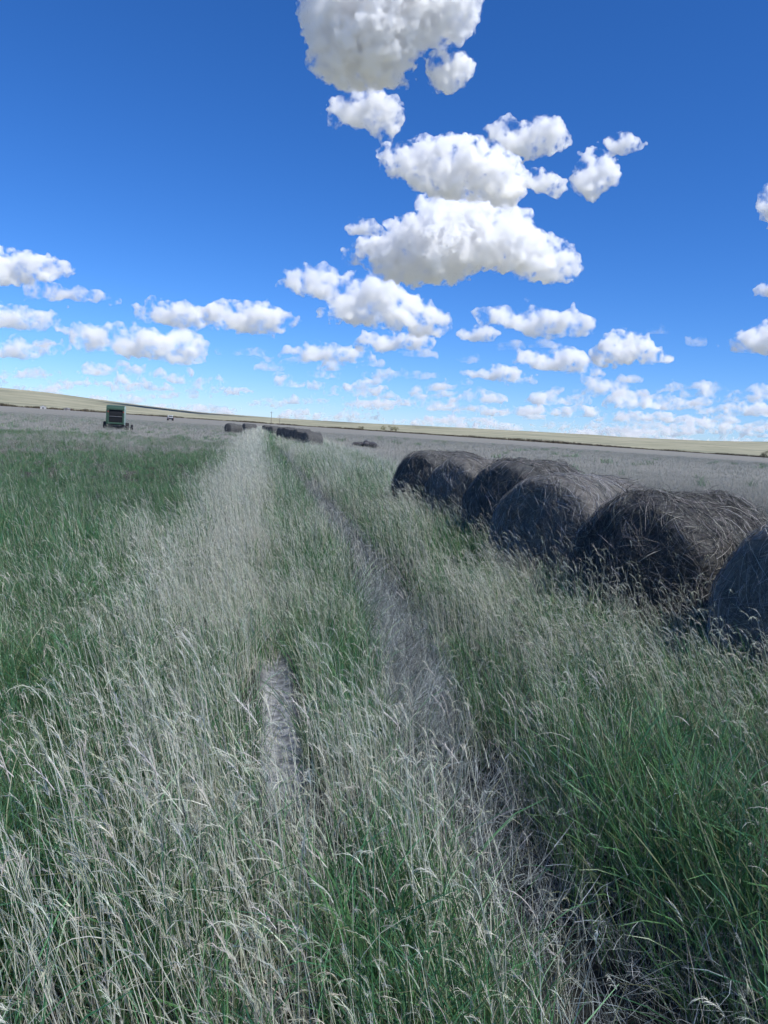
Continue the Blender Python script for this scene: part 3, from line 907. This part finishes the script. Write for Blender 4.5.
def wheel(parent, x, y, r, wd):
    w_ = MB()
    bm = w_.bm
    # rounded tyre profile turned about the x axis
    prof = [(-wd / 2 * .8, r * .58), (-wd / 2, r * .75), (-wd / 2, r * .9), (-wd / 2 * .7, r), (wd / 2 * .7, r), (wd / 2, r * .9), (wd / 2, r * .75), (wd / 2 * .8, r * .58)]
    n = 28; ring = []
    for k in range(n):
        a = 2 * math.pi * k / n
        ring.append([bm.verts.new((px, q * math.cos(a), q * math.sin(a))) for px, q in prof])
    for k in range(n):
        for j in range(len(prof)):
            j2 = (j + 1) % len(prof)
            bm.faces.new((ring[k][j], ring[k][j2], ring[(k + 1) % n][j2], ring[(k + 1) % n][j]))
    wo = empty('wheel', (x, y, r)); wo.parent = parent
    w_.build('tyre', M_TYRE, wo)
    h = MB(); h.cyl((-wd * .32, 0, 0), (wd * .32, 0, 0), r * .575, n=24); h.cyl((-wd * .42, 0, 0), (wd * .42, 0, 0), r * .2, n=12)
    h.build('rim', M_RIM, wo)
    return wo

def build_baler():
    t = empty('round_baler', (-14.1, 77.2, 0), R(8)); t.scale = (.86, .86, .86)
    tag(t, 'dark green round baler parked in the dry grass of the left field, seen from behind', 'baler')
    # local frame: y = forward (away), x right, rear face at y = 0
    out = [(0, .62), (-.06, 1.0), (-.06, 1.9), (.08, 2.42), (.36, 2.68), (.9, 2.78), (1.5, 2.7), (1.95, 2.3), (2.15, 1.6), (2.0, .9), (1.7, .62)]
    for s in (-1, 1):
        MB().prism_x(out, s * .98 - .06, s * .98 + .06).build('side_panel', M_BGREEN_LIT if s > 0 else M_BGREEN, t)
    MB().prism_x([(y * .97 + .05, z * .985 + .005) for y, z in out], -.915, .915).build('bale_chamber', M_BLACK, t)
    g = MB()
    g.box(-.915, .915, -.09, -.02, 2.30, 2.44, .015); g.box(-.915, .915, -.10, -.03, .66, .86, .015)
    g.box(-.915, -.74, -.09, -.02, .87, 2.29, .012); g.box(.74, .915, -.09, -.02, .87, 2.29, .012)
    tg = g.build('tailgate', M_BGREEN, t)
    MB().box(-.735, .735, -.085, -.03, 1.50, 1.56, .01).build('crossbar', M_STEEL, tg)
    hood = MB(); hood.prism_x([(.10, 2.45), (.37, 2.715), (.9, 2.815), (1.48, 2.74), (1.48, 2.70), (.9, 2.785), (.39, 2.685), (.12, 2.44)], -.915, .915)
    hood.build('hood', M_BGREEN, t)
    for s in (-1, 1):
        MB().box(s * .83 - .07, s * .83 + .07, -.12, -.092, 2.0, 2.12, .01).build('tail_light', M_RED, t)
    ax = MB(); ax.cyl((-1.15, 1.0, .42), (1.2, 1.0, .42), .06); ax.box(-.9, .9, .85, 1.15, .36, .6, .02)
    ax.build('axle', M_STEEL, t)
    wheel(t, -1.2, 1.0, .45, .34); wheel(t, 1.25, 1.0, .45, .38)
    pk = MB(); pk.cyl((-.95, 2.05, .36), (.95, 2.05, .36), .24, n=24)
    for k in range(12): pk.box(-.9 + k * .16, -.87 + k * .16, 1.78, 2.32, .32, .38)
    pk.build('pickup_reel', M_STEEL, t)
    hb = MB(); hb.box(-.14, .14, 2.15, 4.0, .55, .72, .02); hb.box(-.09, .09, 3.95, 4.3, .5, .6, .02); hb.box(.18, .26, 3.2, 3.3, .05, .75)
    hb.build('drawbar', M_BGREEN, t)
    # gauge wheel carried on the right hand side
    wheel(t, 1.78, .35, .36, .26)
    MB().cyl((1.26, .35, .42), (1.72, .35, .40), .045).build('wheel_arm', M_STEEL, t)
build_baler()

def build_truck():
    az, el = bearing(171, 419); D = 282
    t = empty('pickup_truck', (D * math.sin(az), D * math.cos(az), float(gz(D * math.sin(az), D * math.cos(az)))), R(12))
    tag(t, 'small white topped pickup truck far out in the left field, right of the baler', 'truck')
    Wt = principled('white_paint', (.6, .6, .58), .4, 0, .05, 2); Db = principled('dark_body', (.05, .055, .065), .4, 0, .1, 2)
    G = principled('dark_glass', (.03, .035, .04), .1, 0, .1, 2)
    MB().prism_x([(0, .55), (0, 1.1), (5.2, 1.1), (5.3, .85), (5.3, .5), (.1, .45)], -.95, .95).build('body', Db, t)
    MB().prism_x([(2.0, 1.103), (2.1, 1.85), (2.3, 1.95), (3.3, 1.95), (3.9, 1.103)], -.86, .86).build('cab', Wt, t)
    MB().box(-.7, .7, 2.0, 2.05, 1.35, 1.78).build('rear_window', G, t)
    MB().box(-.8, .8, -.03, -.003, .62, 1.06, .01).build('tailgate', Db, t)
    for s in (-1, 1):
        for y in (1.0, 4.3): wheel(t, s * .85, y, .38, .26)
    for s in (-1, 1): MB().box(s * .88 - .05, s * .88 + .05, -.035, -.003, .75, 1.05).build('tail_light', M_RED, t)
build_truck()

def build_rockpile():
    t = empty('rock_pile', (9.8, 68.5, float(gz(9.8, 68.5))))
    tag(t, 'low heap of dark field stones lying alone in the dry plain beyond the bales', 'rock pile')
    mr = principled('dark_stone', (.07, .068, .07), .9, 0, .4, 5, .5)
    for k in range(17):
        bm = bmesh.new(); bmesh.ops.create_icosphere(bm, subdivisions=2, radius=1)
        r = random.uniform(.16, .36)
        sx = Vector((r * random.uniform(.9, 1.6), r * random.uniform(.9, 1.4), r * random.uniform(.6, 1.0)))
        for v in bm.verts:
            n = 1 + .28 * mnoise.noise(v.co * 1.7 + Vector((k * 5, 0, 0)))
            v.co = Vector((v.co.x * sx.x, v.co.y * sx.y, v.co.z * sx.z)) * n
        me = bpy.data.meshes.new('stone'); bm.to_mesh(me); bm.free()
        u = random.uniform(-1, 1)
        link('stone', me, mr, t, (u * 1.15, random.uniform(-.4, .4), .12 + .32 * max(0, 1 - abs(u)) * random.random() + .1))
build_rockpile()

# ------------------------------------------------------------------ poles, far trees, sheds, brush line
M_WOOD = principled('grey_wood', (.16, .13, .11), .9, 0, .3, 4)
def pole(px, D, h, label):
    az, _ = bearing(px, 424); x, y = D * math.sin(az), D * math.cos(az)
    t = empty('utility_pole', (x, y, 0), random.uniform(-.3, .3)); tag(t, label, 'utility pole', 'wooden utility poles at the far field edge')
    MB().cyl((0, 0, -.3), (0, 0, h), .20, .14, 10).build('pole', M_WOOD, t)
    MB().box(-1.2, 1.2, -.32, -.20, h - .9, h - .72).build('crossarm', M_WOOD, t)
    ins = principled('insulator', (.3, .32, .33), .4)
    for q in (-1.05, -.45, .45, 1.05): MB().cyl((q, -.26, h - .72), (q, -.26, h - .48), .06, .04, 8).build('insulator', ins, t)
pole(271, 640, 11, 'taller utility pole standing above the vanishing track')
pole(279.5, 820, 10, 'shorter utility pole just right of the taller one')
pole(124.5, 860, 7, 'faint pole behind the baler against the straw hillside')

M_TRUNK = principled('grey_bark', (.12, .10, .085), .9, 0, .3, 5)
def tree(px, D, h, wd, label, col, group=None, cat='tree', name='willow_tree'):
    az, _ = bearing(px, 405 + .0677 * px); x, y = D * math.sin(az), D * math.cos(az)
    t = empty(name, (x, y, -.4)); tag(t, label, cat, group)
    b = MB(); b.cyl((0, 0, 0), (0, 0, h * .55), h * .035, h * .018, 8)
    tips = []
    for k in range(9):
        a = random.uniform(0, 6.283); z0 = h * random.uniform(.12, .5)
        e = (math.cos(a) * wd * random.uniform(.2, .42), math.sin(a) * wd * random.uniform(.2, .42), h * random.uniform(.45, .9))
        b.cyl((0, 0, z0), e, h * .014, h * .005, 6); tips.append(Vector(e))
    b.build('trunk', M_TRUNK, t)
    c = Clump(); mt = grass_mat('foliage_' + name, .3, .2)
    for k in range(1100):
        q = random.choice(tips) + Vector((random.gauss(0, wd * .13), random.gauss(0, wd * .13), random.gauss(-.02 * h, h * .11)))
        if q.z < h * .12: continue
        s = random.uniform(.10, .22); kcol = rc(col, .3)
        d = Vector((random.uniform(-1, 1), random.uniform(-1, 1), random.uniform(-1, 1))).normalized()
        c.ribbon([q, q + d * s, q + d * s * 2], s * .8, s * .5, kcol, kcol)
    link('crown', c.mesh('crown', mt), None, t)
YG = (.17, .17, .055)
tree(384, 800, 7, 8, 'leftmost of three yellow green willows at the far field edge', YG, 'willows at the far field edge')
tree(391, 805, 8, 8, 'middle of three yellow green willows at the far field edge', YG, 'willows at the far field edge')
tree(396, 790, 7.5, 6, 'rightmost of three yellow green willows at the far field edge', YG, 'willows at the far field edge')
tree(764, 560, 5.5, 5, 'dark lone shrubby tree at the far edge of the plain, right edge of the picture', (.05, .06, .035), None, 'tree', 'lone_tree')
tree(361, 830, 5, 6, 'small grey green tree left of the three willows', (.12, .115, .06), None, 'tree', 'small_tree')

def brush_line():
    c = Clump()
    BR = [(.09, .075, .06), (.12, .10, .075), (.07, .068, .045), (.14, .115, .08)]
    a0, a1 = R(-34), R(54)
    for k in range(5200):
        az = random.uniform(a0, a1)
        # thicker where the photograph shows a hedge of brush
        pxa = 384 + 739 * math.tan(az - R(9.9))
        hb = 1.3 + 2.2 * float(vnoise(np.array(pxa * .06), np.array(3.3), 4))
        if 455 < pxa < 625: hb += 2.2 * math.sin(math.pi * (pxa - 455) / 170) ** .5 * random.uniform(.6, 1)
        if pxa < 90: hb += 1.6 * float(vnoise(np.array(pxa * .12), np.array(1.3), 6))
        if random.random() < .25: hb *= .5
        D = random.uniform(905, 930); b = Vector((D * math.sin(az), D * math.cos(az), -.5))
        k0 = rc(random.choice(BR), .3)
        for q in range(5):
            s = hb * random.uniform(.6, 1.1)
            p = arc(b + Vector((random.gauss(0, .7), random.gauss(0, .7), 0)), random.uniform(0, 6.28), random.uniform(0, .4), s, random.uniform(0, .6), 2)
            c.ribbon(p, .55, .3, k0, k0)
    o = link('brush', c.mesh('brush', grass_mat('brush_twigs', .1, .0)))
    tag(o, 'thin line of dark leafless brush along the far edge of the field', 'brush', None, 'stuff')
brush_line()

def shed(px, D, wd, dp, h, wall, roof, label, rz=0.0):
    az, _ = bearing(px, 405 + .0677 * px); x, y = D * math.sin(az), D * math.cos(az)
    t = empty('farm_shed', (x, y, -.4), rz); tag(t, label, 'shed', 'farm buildings below the left hill')
    MB().prism([(-wd / 2, 0), (wd / 2, 0), (wd / 2, h), (0, h * 1.45), (-wd / 2, h)], 0, dp).build('wall', wall, t)
    m = MB()
    for s in (-1, 1):
        a, b_ = (0, h * 1.45 + .02), (s * (wd / 2 + .3), h - .12)
        m.prism([a, b_, (b_[0], b_[1] + .18), (a[0], a[1] + .18)], -.3, dp + .3)
    m.build('roof', roof, t)
    MB().box(-.9, .9, -.06, -.004, 0, 2.1).build('door', M_STEEL, t)
MW = principled('white_boards', (.5, .5, .48), .7, 0, .06, 1); MR = principled('grey_roof', (.28, .27, .27), .7, 0, .1, 1)
MG = principled('weathered_boards', (.30, .27, .24), .8, 0, .1, 1)
shed(43, 880, 5.5, 8, 2.6, MW, MR, 'bright white farm shed below the left hill', .2)
shed(66, 890, 5, 6, 2.1, MG, MR, 'weathered low grey shed right of the white shed', -.1)

# ------------------------------------------------------------------ render settings
scene.render.engine = 'CYCLES'
cy = scene.cycles
cy.max_bounces = 14; cy.diffuse_bounces = 3; cy.glossy_bounces = 2; cy.transmission_bounces = 3
cy.transparent_max_bounces = 6; cy.volume_bounces = 12
cy.use_denoising = True
cy.use_adaptive_sampling = True; cy.adaptive_threshold = .04; cy.adaptive_min_samples = 16
cy.volume_step_rate = .25; cy.volume_max_steps = 256
cy.caustics_reflective = False; cy.caustics_refractive = False
cy.sample_clamp_indirect = 6
vs = scene.view_settings
vs.view_transform = 'Standard'; vs.look = 'None'; vs.gamma = 1; vs.use_curve_mapping = False
vs.exposure = 0.45
